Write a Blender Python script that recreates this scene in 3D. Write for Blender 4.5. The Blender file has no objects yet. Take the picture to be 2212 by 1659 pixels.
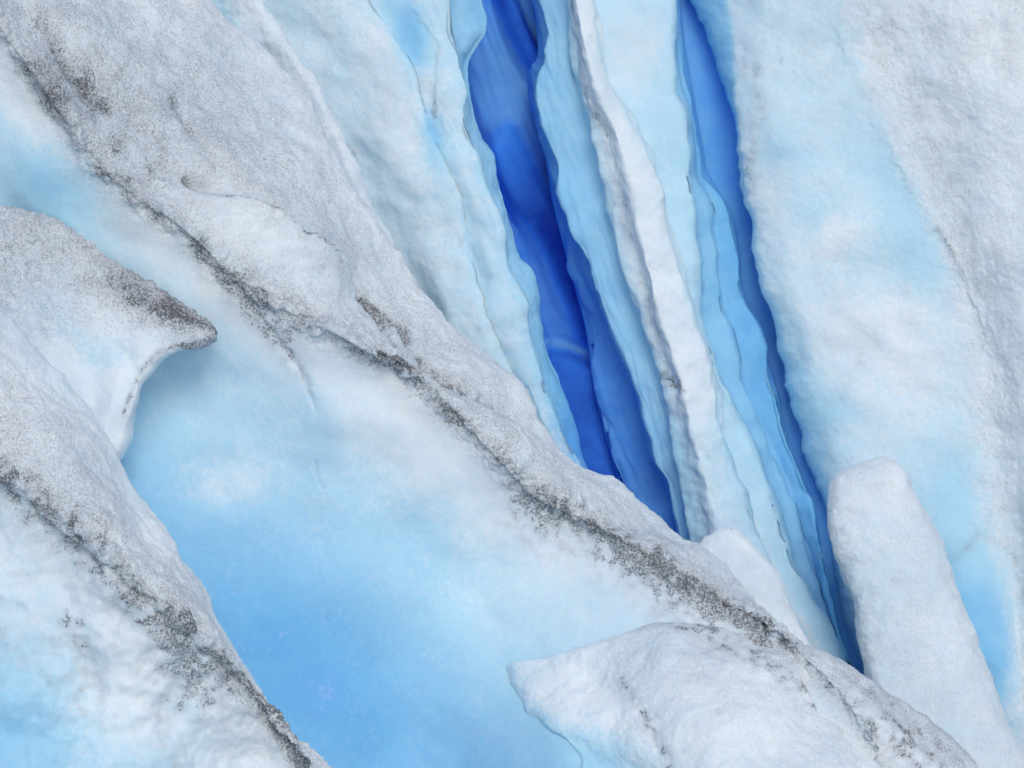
import bpy, math
import numpy as np

# ------------------------------------------------------------------ camera, sky, sun, exposure
C = bpy.context.scene.collection
S = bpy.context.scene
PITCH = math.radians(14)
DIST = 60.0                       # metres from the lens to the middle of the ice
WID = 14.4                        # metres the frame spans there
U = WID / 2212.0                  # one drawing unit in metres
CAM = np.array([0.0, 0.0, 21.5])
RT = np.array([1.0, 0, 0])
FW = np.array([0, math.cos(PITCH), -math.sin(PITCH)])
UP = np.array([0, math.sin(PITCH), math.cos(PITCH)])

cd = bpy.data.cameras.new('camera'); cam = bpy.data.objects.new('camera', cd); C.objects.link(cam)
cam.location = CAM.tolist()
cam.rotation_euler = (math.pi / 2 - PITCH, 0, 0)
cd.sensor_width = 36.0
cd.lens = 36.0 * DIST / WID
cd.clip_start = 0.5; cd.clip_end = 3000
S.camera = cam

SUN_EL, SUN_AZ = math.radians(43), math.radians(172)      # azimuth clockwise from +Y; the veiled sun stands high behind the viewer
w = bpy.data.worlds.new('World'); S.world = w; w.use_nodes = True
nt = w.node_tree
sky = nt.nodes.new('ShaderNodeTexSky'); sky.sky_type = 'NISHITA'; sky.sun_disc = False
sky.sun_elevation = SUN_EL; sky.sun_rotation = SUN_AZ
sky.air_density = 1.0; sky.dust_density = 1.5; sky.ozone_density = 1.0
nt.links.new(sky.outputs[0], nt.nodes['Background'].inputs[0])
nt.nodes['Background'].inputs[1].default_value = 0.14
ld = bpy.data.lights.new('sun', 'SUN'); ld.energy = 1.3; ld.angle = math.radians(26); ld.color = (1.0, 0.985, 0.97)
lo = bpy.data.objects.new('sun', ld); C.objects.link(lo)
lo.location = (0, -20, 60)
lo.rotation_euler = (math.pi / 2 - SUN_EL, 0, math.pi - SUN_AZ)
S.view_settings.view_transform = 'Standard'; S.view_settings.look = 'None'
S.view_settings.gamma = 1; S.view_settings.exposure = -0.16
S.cycles.max_bounces = 16; S.cycles.diffuse_bounces = 8; S.cycles.use_adaptive_sampling = True; S.cycles.adaptive_threshold = 0.02; S.cycles.glossy_bounces = 2
S.cycles.use_denoising = True

# ------------------------------------------------------------------ numeric helpers
def _hash(ix, iy, iz, seed):
    h = (ix.astype(np.uint32) * np.uint32(374761393) + iy.astype(np.uint32) * np.uint32(668265263)
         + iz.astype(np.uint32) * np.uint32(2147483647 - 59) + np.uint32((seed * 974634777) & 0xffffffff))
    h = (h ^ (h >> np.uint32(13))) * np.uint32(1274126177)
    h = (h ^ (h >> np.uint32(15))) * np.uint32(2246822519)
    return h ^ (h >> np.uint32(16))

_GR = np.array([[1,1,0],[-1,1,0],[1,-1,0],[-1,-1,0],[1,0,1],[-1,0,1],[1,0,-1],[-1,0,-1],
                [0,1,1],[0,-1,1],[0,1,-1],[0,-1,-1],[1,1,0],[-1,1,0],[0,-1,1],[0,-1,-1]], dtype=np.float32)

def perlin(x, y, z, seed=0):
    xi, yi, zi = np.floor(x), np.floor(y), np.floor(z)
    fx, fy, fz = (x - xi).astype(np.float32), (y - yi).astype(np.float32), (z - zi).astype(np.float32)
    xi, yi, zi = xi.astype(np.int64), yi.astype(np.int64), zi.astype(np.int64)
    u, v, w_ = [f * f * f * (f * (f * 6 - 15) + 10) for f in (fx, fy, fz)]
    res = 0
    for dx in (0, 1):
        for dy in (0, 1):
            for dz in (0, 1):
                g = _GR[(_hash(xi + dx, yi + dy, zi + dz, seed) & np.uint32(15)).astype(np.int64)]
                d = g[..., 0] * (fx - dx) + g[..., 1] * (fy - dy) + g[..., 2] * (fz - dz)
                res = res + d * (u if dx else 1 - u) * (v if dy else 1 - v) * (w_ if dz else 1 - w_)
    return res

def fbm(x, y, z, scale, octs=3, seed=0, gain=0.5):
    r, a, f = 0, 1.0, 1.0 / scale
    for k in range(octs):
        r = r + a * perlin(x * f + 17.3 * k, y * f - 9.1 * k, z * f + 4.7 * k, seed + k)
        a *= gain; f *= 2.03
    return r

def sstep(a, b, x):
    t = np.clip((x - a) / (b - a), 0, 1)
    return t * t * (3 - 2 * t)

def pchip(t, Y, q):
    """shape-preserving cubic through Y (n, ...) at knots t, read at q"""
    t = np.asarray(t, float); Y = np.asarray(Y, float); n = len(t)
    h = np.diff(t); sh = (n - 1,) + (1,) * (Y.ndim - 1); hh = h.reshape(sh)
    d = np.diff(Y, axis=0) / hh
    m = np.zeros_like(Y)
    if n > 2:
        w1 = 2 * hh[1:] + hh[:-1]; w2 = hh[1:] + 2 * hh[:-1]
        pos = d[1:] * d[:-1] > 0
        with np.errstate(divide='ignore', invalid='ignore'):
            hm = (w1 + w2) / (w1 / d[:-1] + w2 / d[1:])
        m[1:-1] = np.where(pos, hm, 0)
    m[0], m[-1] = d[0], d[-1]
    i = np.clip(np.searchsorted(t, q, side='right') - 1, 0, n - 2)
    s = ((q - t[i]) / h[i]).reshape((len(q),) + (1,) * (Y.ndim - 1)); hi = hh[i]
    return ((2*s**3 - 3*s**2 + 1) * Y[i] + (s**3 - 2*s**2 + s) * hi * m[i]
            + (-2*s**3 + 3*s**2) * Y[i+1] + (s**3 - s**2) * hi * m[i+1])

def catmull(t, Y, q):
    t = np.asarray(t, float); Y = np.asarray(Y, float); n = len(t)
    m = np.gradient(Y, t, axis=0)
    h = np.diff(t); hh = h.reshape((n - 1,) + (1,) * (Y.ndim - 1))
    i = np.clip(np.searchsorted(t, q, side='right') - 1, 0, n - 2)
    s = ((q - t[i]) / h[i]).reshape((len(q),) + (1,) * (Y.ndim - 1)); hi = hh[i]
    return ((2*s**3 - 3*s**2 + 1) * Y[i] + (s**3 - 2*s**2 + s) * hi * m[i]
            + (-2*s**3 + 3*s**2) * Y[i+1] + (s**3 - s**2) * hi * m[i+1])

def dline(x, y, pts):
    """distance to a polyline, signed side (+ = left-hand side going along it on a y-down sheet), position 0..1"""
    best = np.full(x.shape, 1e9); side = np.zeros(x.shape); pos = np.zeros(x.shape)
    n = len(pts) - 1
    q = np.array([p[:2] for p in pts], float); cum = np.r_[0, np.cumsum(np.hypot(*np.diff(q, axis=0).T))]; cum /= cum[-1]
    for k in range(n):
        ax, ay = pts[k][:2]; bx, by = pts[k+1][:2]
        vx, vy = bx - ax, by - ay; L = vx*vx + vy*vy + 1e-9
        t = np.clip(((x - ax) * vx + (y - ay) * vy) / L, 0, 1)
        dx, dy = x - ax - t*vx, y - ay - t*vy
        d = np.hypot(dx, dy)
        m = d < best
        best = np.where(m, d, best)
        side = np.where(m, np.sign(vy * (x - ax) - vx * (y - ay)), side)
        pos = np.where(m, cum[k] + t * (cum[k+1] - cum[k]), pos)
    return best, side, pos

def smooth(pts, k=2):
    q = np.array([p[:2] for p in pts], float)
    for _ in range(k):
        if len(q) < 3: break
        a, b = q[:-1], q[1:]
        q = np.concatenate([q[:1], np.stack([a * .75 + b * .25, a * .25 + b * .75], 1).reshape(-1, 2)[1:-1], q[-1:]])
    return [tuple(p) for p in q]

def inpoly(x, y, pts, soft=4.0):
    """1 inside a polygon, 0 outside, with a soft rim"""
    ins = np.zeros(x.shape, bool)
    n = len(pts)
    for k in range(n):
        ax, ay = pts[k]; bx, by = pts[(k+1) % n]
        c = ((ay > y) != (by > y)) & (x < (bx - ax) * (y - ay) / (by - ay + 1e-9) + ax)
        ins ^= c
    d, _, _ = dline(x, y, list(pts) + [pts[0]])
    sd = np.where(ins, d, -d)
    return sstep(-soft, soft, sd)

def blob(x, y, cx, cy, rx, ry, rot=0.0):
    c, s = math.cos(rot), math.sin(rot)
    a = ((x - cx) * c + (y - cy) * s) / rx; b = (-(x - cx) * s + (y - cy) * c) / ry
    return np.exp(-(a*a + b*b))

def world(x, y, z):
    """drawing sheet (x right, y down, z away, all in units of U) to metres"""
    d = DIST + z * U
    k = d / DIST * U
    X = (x - 1106.0) * k; Y = (829.5 - y) * k
    return (CAM[None] + FW[None] * d.reshape(-1, 1) + RT[None] * X.reshape(-1, 1) + UP[None] * Y.reshape(-1, 1))

# ------------------------------------------------------------------ the ice material
def ice_material(name):
    m = bpy.data.materials.new(name); m.use_nodes = True
    n = m.node_tree; n.nodes.clear(); N = n.nodes; L = n.links
    def node(t, **kw):
        o = N.new(t)
        for k, v in kw.items(): setattr(o, k, v)
        return o
    def put(sock, v):
        if hasattr(v, 'is_linked') or isinstance(v, bpy.types.NodeSocket): L.new(v, sock)
        else: sock.default_value = v
    def math_(op, a, b=None, c=None, clamp=False):
        o = node('ShaderNodeMath', operation=op, use_clamp=clamp)
        put(o.inputs[0], a)
        if b is not None: put(o.inputs[1], b)
        if c is not None: put(o.inputs[2], c)
        return o.outputs[0]
    def mapr(v, a, b, c=0.0, d=1.0, smooth=True):
        o = node('ShaderNodeMapRange', interpolation_type='SMOOTHSTEP' if smooth else 'LINEAR', clamp=True)
        put(o.inputs['Value'], v); o.inputs['From Min'].default_value = a; o.inputs['From Max'].default_value = b
        o.inputs['To Min'].default_value = c; o.inputs['To Max'].default_value = d
        return o.outputs['Result']
    def mix(f, a, b):
        o = node('ShaderNodeMix', data_type='RGBA'); put(o.inputs[0], f); put(o.inputs[6], a); put(o.inputs[7], b)
        return o.outputs[2]
    tc = node('ShaderNodeTexCoord')
    def noise(scale, detail=3.0, rough=0.5, dist=0.0, stretch=None):
        o = node('ShaderNodeTexNoise'); o.inputs['Scale'].default_value = scale
        o.inputs['Detail'].default_value = detail; o.inputs['Roughness'].default_value = rough
        o.inputs['Distortion'].default_value = dist
        if stretch:
            mp = node('ShaderNodeMapping'); mp.inputs['Scale'].default_value = stretch[0]; mp.inputs['Rotation'].default_value = stretch[1]
            L.new(tc.outputs['Object'], mp.inputs[0]); L.new(mp.outputs[0], o.inputs['Vector'])
        else: L.new(tc.outputs['Object'], o.inputs['Vector'])
        return o.outputs['Fac']
    at = node('ShaderNodeAttribute', attribute_name='ice'); sp = node('ShaderNodeSeparateColor')
    L.new(at.outputs['Color'], sp.inputs[0])
    frost, dirt, dens = sp.outputs[0], math_('MINIMUM', math_('MULTIPLY', sp.outputs[1], 0.85), 0.56), sp.outputs[2]
    grit = at.outputs['Alpha']
    big = noise(0.55, 7, 0.6, 0.3); med = noise(3.2, 6, 0.62); fine = noise(34, 3, 0.7); tiny = noise(75, 2, 0.6); coarse = noise(42, 2, 0.75); mid2 = noise(12, 5, 0.72, 0.4)
    wisp = noise(1.7, 8, 0.68, 0.8)
    # bubble-free ice: pale to deep blue
    dn = math_('ADD', dens, math_('ADD', math_('MULTIPLY', math_('SUBTRACT', wisp, 0.5), 0.26), math_('MULTIPLY', math_('SUBTRACT', med, 0.5), 0.10)))
    r = node('ShaderNodeValToRGB'); L.new(dn, r.inputs[0])
    els = [(0.0, (0.60, 0.78, 0.86)), (0.22, (0.42, 0.69, 0.83)), (0.45, (0.20, 0.51, 0.78)), (0.72, (0.055, 0.29, 0.84)), (1.0, (0.012, 0.062, 0.42))]
    cr = r.color_ramp
    while len(cr.elements) < len(els): cr.elements.new(0.5)
    for e, (p, c) in zip(cr.elements, els): e.position = p; e.color = c + (1,)
    base = r.outputs[0]
    # weathered white crust
    fm = mapr(math_('ADD', math_('ADD', frost, math_('MULTIPLY', math_('SUBTRACT', wisp, 0.5), 0.85)),
                    math_('ADD', math_('ADD', math_('MULTIPLY', math_('SUBTRACT', med, 0.5), 0.5), math_('MULTIPLY', math_('SUBTRACT', mid2, 0.5), 0.75)), math_('MULTIPLY', math_('SUBTRACT', fine, 0.5), 0.35))), 0.05, 0.95)
    white = mix(mapr(big, 0.35, 0.65), (0.69, 0.78, 0.83, 1), (0.82, 0.875, 0.895, 1))
    col = mix(fm, base, white)
    # coarse melt grains with grey dust between them
    gm = math_('MULTIPLY', grit, mapr(math_('ADD', math_('MULTIPLY', med, 0.6), math_('MULTIPLY', wisp, 0.4)), 0.34, 0.60))
    col = mix(math_('MULTIPLY', gm, 0.42), col, (0.47, 0.485, 0.50, 1))
    col = mix(math_('MULTIPLY', math_('MULTIPLY', grit, mapr(math_('ADD', math_('MULTIPLY', med, 0.6), math_('MULTIPLY', wisp, 0.4)), 0.38, 0.60, 0.35, 1.0)), mapr(fine, 0.50, 0.36)), col, (0.33, 0.33, 0.36, 1))
    col = mix(math_('MULTIPLY', grit, mapr(coarse, 0.56, 0.66)), col, (0.95, 0.96, 0.98, 1))  # white specks: sparkle of the grains put into the colour
    # dark dust, broken into specks by its own grain
    th = math_('ADD', math_('MULTIPLY', noise(30, 4, 0.85), 1.9), math_('MULTIPLY', med, 0.5))   # mean 1.2
    dm = mapr(math_('SUBTRACT', math_('ADD', dirt, math_('MULTIPLY', grit, 0.16)), math_('SUBTRACT', th, 0.58)), -0.12, 0.20)
    film = math_('MULTIPLY', mapr(dirt, 0.02, 0.6, smooth=False), 0.36)
    col = mix(film, col, (0.30, 0.30, 0.32, 1))
    col = mix(math_('MULTIPLY', dm, 0.85), col, (0.070, 0.070, 0.076, 1))
    # relief
    hgt = math_('ADD', math_('MULTIPLY', fine, math_('ADD', math_('MULTIPLY', grit, 0.045), 0.006)),
                math_('ADD', math_('MULTIPLY', coarse, math_('MULTIPLY', grit, 0.030)), math_('ADD', math_('MULTIPLY', med, 0.014), math_('MULTIPLY', mid2, 0.016))))
    bp = node('ShaderNodeBump'); bp.inputs['Strength'].default_value = 0.55; bp.inputs['Distance'].default_value = 1.0
    L.new(hgt, bp.inputs['Height'])
    b = node('ShaderNodeBsdfPrincipled')
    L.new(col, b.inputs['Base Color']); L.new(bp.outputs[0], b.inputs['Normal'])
    rough = math_('SUBTRACT', 0.75, math_('MULTIPLY', math_('MULTIPLY', grit, mapr(tiny, 0.56, 0.66)), 0.45))
    L.new(rough, b.inputs['Roughness']); b.inputs['IOR'].default_value = 1.31
    b.inputs['Specular IOR Level'].default_value = 0.35
    L.new(math_('MULTIPLY', math_('SUBTRACT', 1.0, grit, clamp=True), 0.55), b.inputs['Subsurface Weight'])   # light wanders through bare ice
    b.inputs['Subsurface Radius'].default_value = (0.35, 0.7, 1.0); b.inputs['Subsurface Scale'].default_value = 0.09
    o = node('ShaderNodeOutputMaterial'); L.new(b.outputs[0], o.inputs[0])
    return m

ICE = ice_material('glacier_ice')

# ------------------------------------------------------------------ sheets of ice
class Sheet:
    """a surface drawn through guide curves; attrs per guide = (frost, dirt, density, grit)"""
    def __init__(s, guides, step=3.0, cross='pchip', close=False):
        P = np.array([[p[:3] for p in g[0]] for g in guides], float)       # G, M, 3
        A = np.array([[np.array(g[1]) if len(p) < 4 else np.array(p[3]) for p in g[0]] for g in guides], float)
        Q = np.concatenate([P, A], 2)
        seg = np.linalg.norm(np.diff(P, axis=1), axis=2).mean(0); tu = np.r_[0, np.cumsum(seg)]
        nu = max(8, int(tu[-1] / step)); qu = np.linspace(0, tu[-1], nu)
        Q = catmull(tu, Q.transpose(1, 0, 2), qu).transpose(1, 0, 2)        # G, nu, 7
        d3 = np.linalg.norm(np.diff(Q[:, :, :3], axis=0), axis=2)
        dv = d3.mean(1); tv = np.r_[0, np.cumsum(dv)]
        # rows: dense where the sheet faces the viewer, sparse on the hidden sides
        dxy = np.linalg.norm(np.diff(Q[:, :, :2], axis=0), axis=2).max(1)
        qs = []; s.rowguide = []
        for i in range(len(dv)):
            k = max(2, int(max(dxy[i] * 1.0, dv[i] * 0.3) / step))
            qs.append(tv[i] + dv[i] * np.arange(k) / k); s.rowguide.append(sum(len(a) for a in qs[:-1]))
        qv = np.r_[np.concatenate(qs), tv[-1]]; s.rowguide.append(len(qv) - 1)
        R = pchip(tv, Q, qv)
        s.P = R[..., :3].copy(); A = R[..., 3:]
        s.frost, s.dirt, s.dens, s.grit = [A[..., k].copy() for k in range(4)]
        s.x, s.y, s.z = s.P[..., 0].copy(), s.P[..., 1].copy(), s.P[..., 2].copy()
        s.off = np.zeros(s.x.shape)                                       # displacement towards the viewer side
    def normals(s):
        du = np.gradient(s.P, axis=1); dv = np.gradient(s.P, axis=0)
        n = np.cross(du, dv); n /= np.linalg.norm(n, axis=2, keepdims=True) + 1e-9
        return n
    def rough(s, lst, seed=0, mask=1.0):
        for sc, amp, oc in lst:
            s.off += mask * amp * fbm(s.x, s.y, s.z, sc, oc, seed)
            seed += 11
    def flute(s, ang, sc, amp, ratio=6.0, seed=3, mask=1.0):
        """long scallops running along direction ang on the sheet"""
        c, q = math.cos(ang), math.sin(ang)
        a = s.x * c + s.y * q; b = -s.x * q + s.y * c
        nn = fbm(a / ratio, b, s.z * 0.5, sc, 3, seed)
        s.off += mask * amp * (1 - 2.2 * np.abs(nn))
        return nn
    def near(s, pts, reach):
        q = np.array([p[:2] for p in pts], float); lo, hi = q.min(0) - reach, q.max(0) + reach
        return np.nonzero((s.x > lo[0]) & (s.x < hi[0]) & (s.y > lo[1]) & (s.y < hi[1]))
    def ledge(s, pts, amp, decay, sgn=1, fade=0.2):
        """the side sgn of the line stands proud, with a sharp lip"""
        pts = smooth(pts); m = s.near(pts, decay * 5); x, y, z = s.x[m], s.y[m], s.z[m]
        d, sd, t = dline(x, y, pts)
        d = d + 3.0 * fbm(x, y, z, 30, 2, 5)
        e = sstep(0, fade, t) * sstep(1, 1 - fade, t)
        s.off[m] += amp * e * np.exp(-(d / decay) ** 2) * sstep(-1.5, 1.5, sd * sgn * np.abs(d) )
    def groove(s, pts, amp, wd, dirt=0.0, dw=None, wob=4.0, fade=0.1):
        pts = smooth(pts, 1); m = s.near(pts, max(wd, dw or wd) * 4 + wob); x, y, z = s.x[m], s.y[m], s.z[m]
        d, sd, t = dline(x + wob * fbm(x, y, z, 26, 3, 8), y + wob * fbm(x, y, z, 26, 3, 9), pts)
        e = sstep(0, fade, t) * sstep(1, 1 - fade, t)
        s.off[m] -= amp * e * np.exp(-(d / wd) ** 2)
        if dirt: s.dirt[m] += dirt * e * np.exp(-(d / (dw or wd)) ** 2) * np.clip(0.9 + 1.0 * fbm(x, y, z, 45, 2, 21), 0, 1.3)
    def stain(s, pts, wd, dirt, side=0, wob=12.0, patch=1.2, psc=60, attr='dirt'):
        m = s.near(pts, wd * 3.2 + wob); x, y, z = s.x[m], s.y[m], s.z[m]
        d, sd, t = dline(x + wob * fbm(x, y, z, 50, 3, 31), y + wob * fbm(x, y, z, 50, 3, 32), pts)
        k = np.exp(-(d / wd) ** 2)
        getattr(s, attr)[m] += dirt * k * np.clip(1 + patch * fbm(x, y, z, psc, 3, 33), 0, 2)

def make_mesh(name, X, attrs, parent=None, origin=None, flip=False):
    nv, nu = X.shape[:2]
    W = world(X[..., 0].ravel(), X[..., 1].ravel(), X[..., 2].ravel())
    if origin is None: origin = np.array([W[:, 0].mean(), W[:, 1].mean(), W[:, 2].min()])
    W = W - origin
    idx = np.arange(nv * nu).reshape(nv, nu)
    F = np.stack([idx[:-1, :-1], idx[:-1, 1:], idx[1:, 1:], idx[1:, :-1]], -1).reshape(-1, 4)
    if flip: F = F[:, ::-1]
    me = bpy.data.meshes.new(name)
    me.vertices.add(len(W)); me.vertices.foreach_set('co', W.astype(np.float32).ravel())
    me.loops.add(F.size); me.loops.foreach_set('vertex_index', F.astype(np.int32).ravel())
    me.polygons.add(len(F)); me.polygons.foreach_set('loop_start', np.arange(0, F.size, 4, dtype=np.int32))
    me.update(calc_edges=True)
    me.polygons.foreach_set('use_smooth', np.ones(len(F), bool))
    a = me.attributes.new('ice', 'FLOAT_COLOR', 'POINT')
    a.data.foreach_set('color', np.clip(attrs.reshape(-1, 4), -2, 2).astype(np.float32).ravel())
    me.materials.append(ICE)
    o = bpy.data.objects.new(name, me); C.objects.link(o)
    o.location = origin.tolist()
    if parent is not None:
        o.parent = parent; o.location = (origin - np.array(parent.location)).tolist()
    return o

def finish(s, parts, label=None, cat=None, name=None, sign=-1, group=None):
    """parts: list of (name, first guide, last guide[, label]); one part = a thing of one mesh"""
    X = s.P + s.normals() * (sign * s.off)[..., None]
    A = np.stack([s.frost, s.dirt, s.dens, s.grit], -1)
    if len(parts) == 1:
        o = make_mesh(name, X, A); root = o
    else:
        W = world(X[..., 0].ravel(), X[..., 1].ravel(), X[..., 2].ravel())
        root = bpy.data.objects.new(name, None); C.objects.link(root)
        root.location = (float(W[:, 0].mean()), float(W[:, 1].mean()), float(W[:, 2].min()))
        root.empty_display_size = 0.5
        for p in parts:
            a, b = s.rowguide[p[1]], s.rowguide[p[2]] + 1
            q = make_mesh(p[0], X[a:b], A[a:b], root)
            if len(p) > 3: q['label'] = p[3]
    if label: root['label'] = label; root['category'] = cat
    if group: root['group'] = group
    return root

def zs(pts, z): return [(p[0], p[1], z + (p[2] if len(p) > 2 else 0)) for p in pts]
def off(pts, dx, dy, dz): return [(p[0] + dx, p[1] + dy, p[2] + dz) for p in pts]
def resamp(pts, n, z=None):
    P = np.array(pts, float); t = np.r_[0, np.cumsum(np.hypot(*np.diff(P[:, :2], axis=0).T))]
    q = np.linspace(0, t[-1], n)
    R = np.stack([np.interp(q, t, P[:, k]) for k in range(P.shape[1])], 1)
    if z is not None: R = np.c_[R[:, :2], np.full(n, z)]
    return [tuple(r) for r in R]
def byy(pts, ys, z=None):
    """read a mostly vertical line at given heights"""
    P = np.array(pts, float); xs = np.interp(ys, P[:, 1], P[:, 0])
    zz = np.interp(ys, P[:, 1], P[:, 2]) if P.shape[1] > 2 else np.zeros(len(ys))
    if z is not None: zz = zz + z
    return [(float(a), float(b), float(c)) for a, b, c in zip(xs, ys, zz)]

# ================================================================== THE SETTING: the glacier underneath and behind
def glacier():
    n = 260
    gx = np.sinh(np.linspace(-4.2, 4.2, n)) * 9.0
    gy = 60 + np.sinh(np.linspace(-4.0, 4.2, n)) * 9.0
    X, Y = np.meshgrid(gx, gy)
    Z = 0.7 * fbm(X, Y, X * 0, 9.0, 5, 71) + 3.0 * fbm(X, Y, X * 0, 60.0, 3, 75) - 0.9
    Z += 17.0 * sstep(76, 92, Y) + 0.05 * np.maximum(Y - 92, 0)            # the ice rises behind the fins
    Z -= 3.0 * sstep(40, 10, Y)
    idx = np.arange(n * n).reshape(n, n)
    F = np.stack([idx[:-1, :-1], idx[:-1, 1:], idx[1:, 1:], idx[1:, :-1]], -1).reshape(-1, 4)
    me = bpy.data.meshes.new('glacier')
    me.from_pydata(np.stack([X.ravel(), Y.ravel(), Z.ravel()], 1).tolist(), [], F.tolist())
    me.polygons.foreach_set('use_smooth', np.ones(len(F), bool))
    a = me.attributes.new('ice', 'FLOAT_COLOR', 'POINT')
    col = np.zeros((n * n, 4), np.float32); col[:, 0] = 0.75; col[:, 1] = 0.12; col[:, 2] = 0.2; col[:, 3] = 0.6
    a.data.foreach_set('color', col.ravel())
    me.materials.append(ICE)
    o = bpy.data.objects.new('ground', me); C.objects.link(o); o['kind'] = 'structure'
glacier()

# ================================================================== the long diagonal ridge
def main_ridge():
    Cc = [(300,-260,120),(470,0,60),(585,106,40),(694,256,20),(808,453,0),(905,600,0),(985,700,-10),(1060,775,-20),(1125,860,-30),(1190,940,-40),
          (1250,985,-50),(1330,1040,-60),(1400,1100,-70),(1480,1172,-80),(1560,1232,-100),(1640,1300,-140),(1720,1375,-200),(1800,1436,-230),(1900,1540,-180),(2000,1660,-180)]
    E = [(-200,-200,-380),(-10,50,-400),(120,235,-400),(232,375,-400),(340,452,-400),(430,525,-395),(505,600,-390),(600,662,-380),(700,712,-375),(790,758,-370),
         (872,782,-350),(965,880,-320),(1072,985,-290),(1150,1070,-270),(1290,1138,-270),(1430,1225,-280),(1560,1305,-290),(1690,1383,-310),(1800,1480,-290),(1900,1620,-230)]
    mid = lambda a, b, t, dz: [(p[0]*(1-t)+q[0]*t, p[1]*(1-t)+q[1]*t, p[2]*(1-t)+q[2]*t+dz) for p, q in zip(a, b)]
    top = (0.9, 0.0, 0.10, 0.8)
    edge = (0.8, 0.30, 0.1, 0.9)
    g = [(off(Cc, -60, 420, 800), (0.6,0,.2,.3)),
         (off(Cc, -45, 60, 330), (0.7,0,.2,.5)),
         (off(Cc, -9, 12, 45), top),
         (Cc, (1.1, 0, .1, .45)),
         (mid(Cc, E, 0.14, -26), (1.0, 0.02, .1, .65)),
         (mid(Cc, E, 0.5, -42), (0.9, 0.05, .1, .8)),
         (mid(Cc, E, 0.84, -22), (0.85, 0.12, .1, .9)),
         (E, edge),
         (off(E, -10, 16, 12), (0.8, 0.36, .1, .5)),
         (off(E, -26, 50, 26), (0.75, 0.14, .08, .15)),
         (off(E, -50, 130, 50), (0.45, 0.0, .12, .0)),
         (off(E, -85, 290, 110), (0.26, 0.0, .18, .0)),
         (off(E, -120, 520, 90), (0.14, 0.0, .30, .0)),
         (off(E, -160, 860, 0), (0.05, 0.0, .35, .0)),
         (off(E, -220, 1400, -200), (0.0, 0.0, .35, .0)),
         (off(E, -300, 2200, -500), (0.2, 0.0, .3, .0))]
    s = Sheet(g)
    x, y = s.x, s.y
    face = np.zeros(x.shape); face[s.rowguide[7]:] = 1
    face = np.clip(face, 0, 1); topm = 1 - face
    s.P[..., 2] -= 300 * face * sstep(850, 1250, x) * sstep(1160, 1700, y)
    rim = np.exp(-(dline(x, y, [p[:2] for p in E])[0] / 30) ** 2)
    s.rough([(260, 28, 2), (95, 10, 2), (26, 3.4, 2), (9, 1.6, 2)], 3, topm)
    s.rough([(300, 30, 2), (110, 6, 2), (36, 1.0, 2)], 23, face)
    s.rough([(30, 14, 3), (9, 6, 2)], 53, rim)
    # cracks and ledges on the sunny side
    LED = [(398,372),(430,412),(490,437),(560,470),(610,505),(660,545),(710,580),(765,600),(790,645),(822,668),(850,735),(862,760)]
    s.ledge(LED[:9], 60, 46, -1, 0.3)
    s.groove(LED, 24, 9, 0.60, 13, 6, 0.04)
    LED2 = [(500,432),(540,455),(585,478),(610,520),(690,575),(760,592),(795,640),(840,672),(880,700),(900,745),(960,800),(1020,850),(1100,900)]
    s.groove(LED2, 16, 8, 0.60, 13, 7, 0.04); s.ledge(LED2[:8], 20, 34, -1, 0.3)
    s.groove([(375,195),(385,225),(420,280),(435,305),(455,330)], 6, 8, 0.25, 11, 6, 0.1)
    s.groove([(110,90),(140,150),(190,200),(250,240)], 12, 14, 0.32, 14, 9)
    s.stain([(60,40),(170,190),(270,330),(400,380),(420,400)], 55, 0.18)
    s.stain([(170,130),(300,200),(420,230),(470,330)], 70, 0.10)
    s.stain([(480,430),(545,458),(590,480)], 14, 0.45)
    s.off -= 44 * blob(x, y, 445, 403, 52, 20, 0.6)                     # white hollow under the upper slope
    s.frost += 1.0 * blob(x, y, 470, 420, 70, 22, 0.5); s.grit -= 0.7 * blob(x, y, 470, 415, 80, 26, 0.5)
    s.grit -= 0.45 * blob(x, y, 480, 480, 160, 36, 0.62); s.frost += 0.4 * blob(x, y, 600, 560, 200, 40, 0.62); s.grit -= 0.4 * blob(x, y, 640, 590, 190, 44, 0.62); s.dirt += 0.07 * blob(x, y, 330, 260, 190, 120, 0.8); s.grit += 0.3 * blob(x, y, 330, 260, 220, 150, 0.8)  # tongue's brighter light and the slope's shade put into frost, grit and dust
    # dust just under the rim, and where it ran down
    for cx, cy, rx, ry, rt, a in [(230,380,40,14,0.8,.5),(275,385,18,12,0.4,.6),(440,530,30,22,0.6,.5),(515,600,26,34,0.7,.7),(560,640,70,18,0.6,.55),(650,675,60,20,0.5,.6),
                              (820,775,70,16,0.2,.7),(880,790,40,22,0.9,.5),(900,830,60,16,0.8,.5),(1000,910,50,14,0.8,.45),(1090,995,40,14,0.7,.45),
                              (1180,1085,60,22,0.4,.5),(1290,1140,70,20,0.5,.45),(1400,1220,90,30,0.5,.42),(1520,1290,80,30,0.6,.5),(1650,1370,70,20,0.4,.5)]:
        s.dirt += 0.62 * a * blob(x, y, cx, cy, rx, ry, rt) * np.clip(0.8 + 1.3 * fbm(x, y, s.z, 30, 2, 90), 0, 2)
    s.stain([(1150,1100),(1290,1160),(1400,1235),(1500,1320),(1640,1392)], 74, 0.34, 0, 16, 2.2, 26)
    s.stain([(420,540),(470,600),(540,680),(600,735)], 32, 0.22)
    s.stain([(800,800),(900,860),(960,900)], 40, 0.20)
    s.stain([(300,430),(350,480)], 30, 0.2)
    s.stain([(60,150),(100,230),(150,270)], 34, 0.18)
    SP = [(490,595),(548,668),(599,730),(643,789),(676,854),(685,900)]
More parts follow.
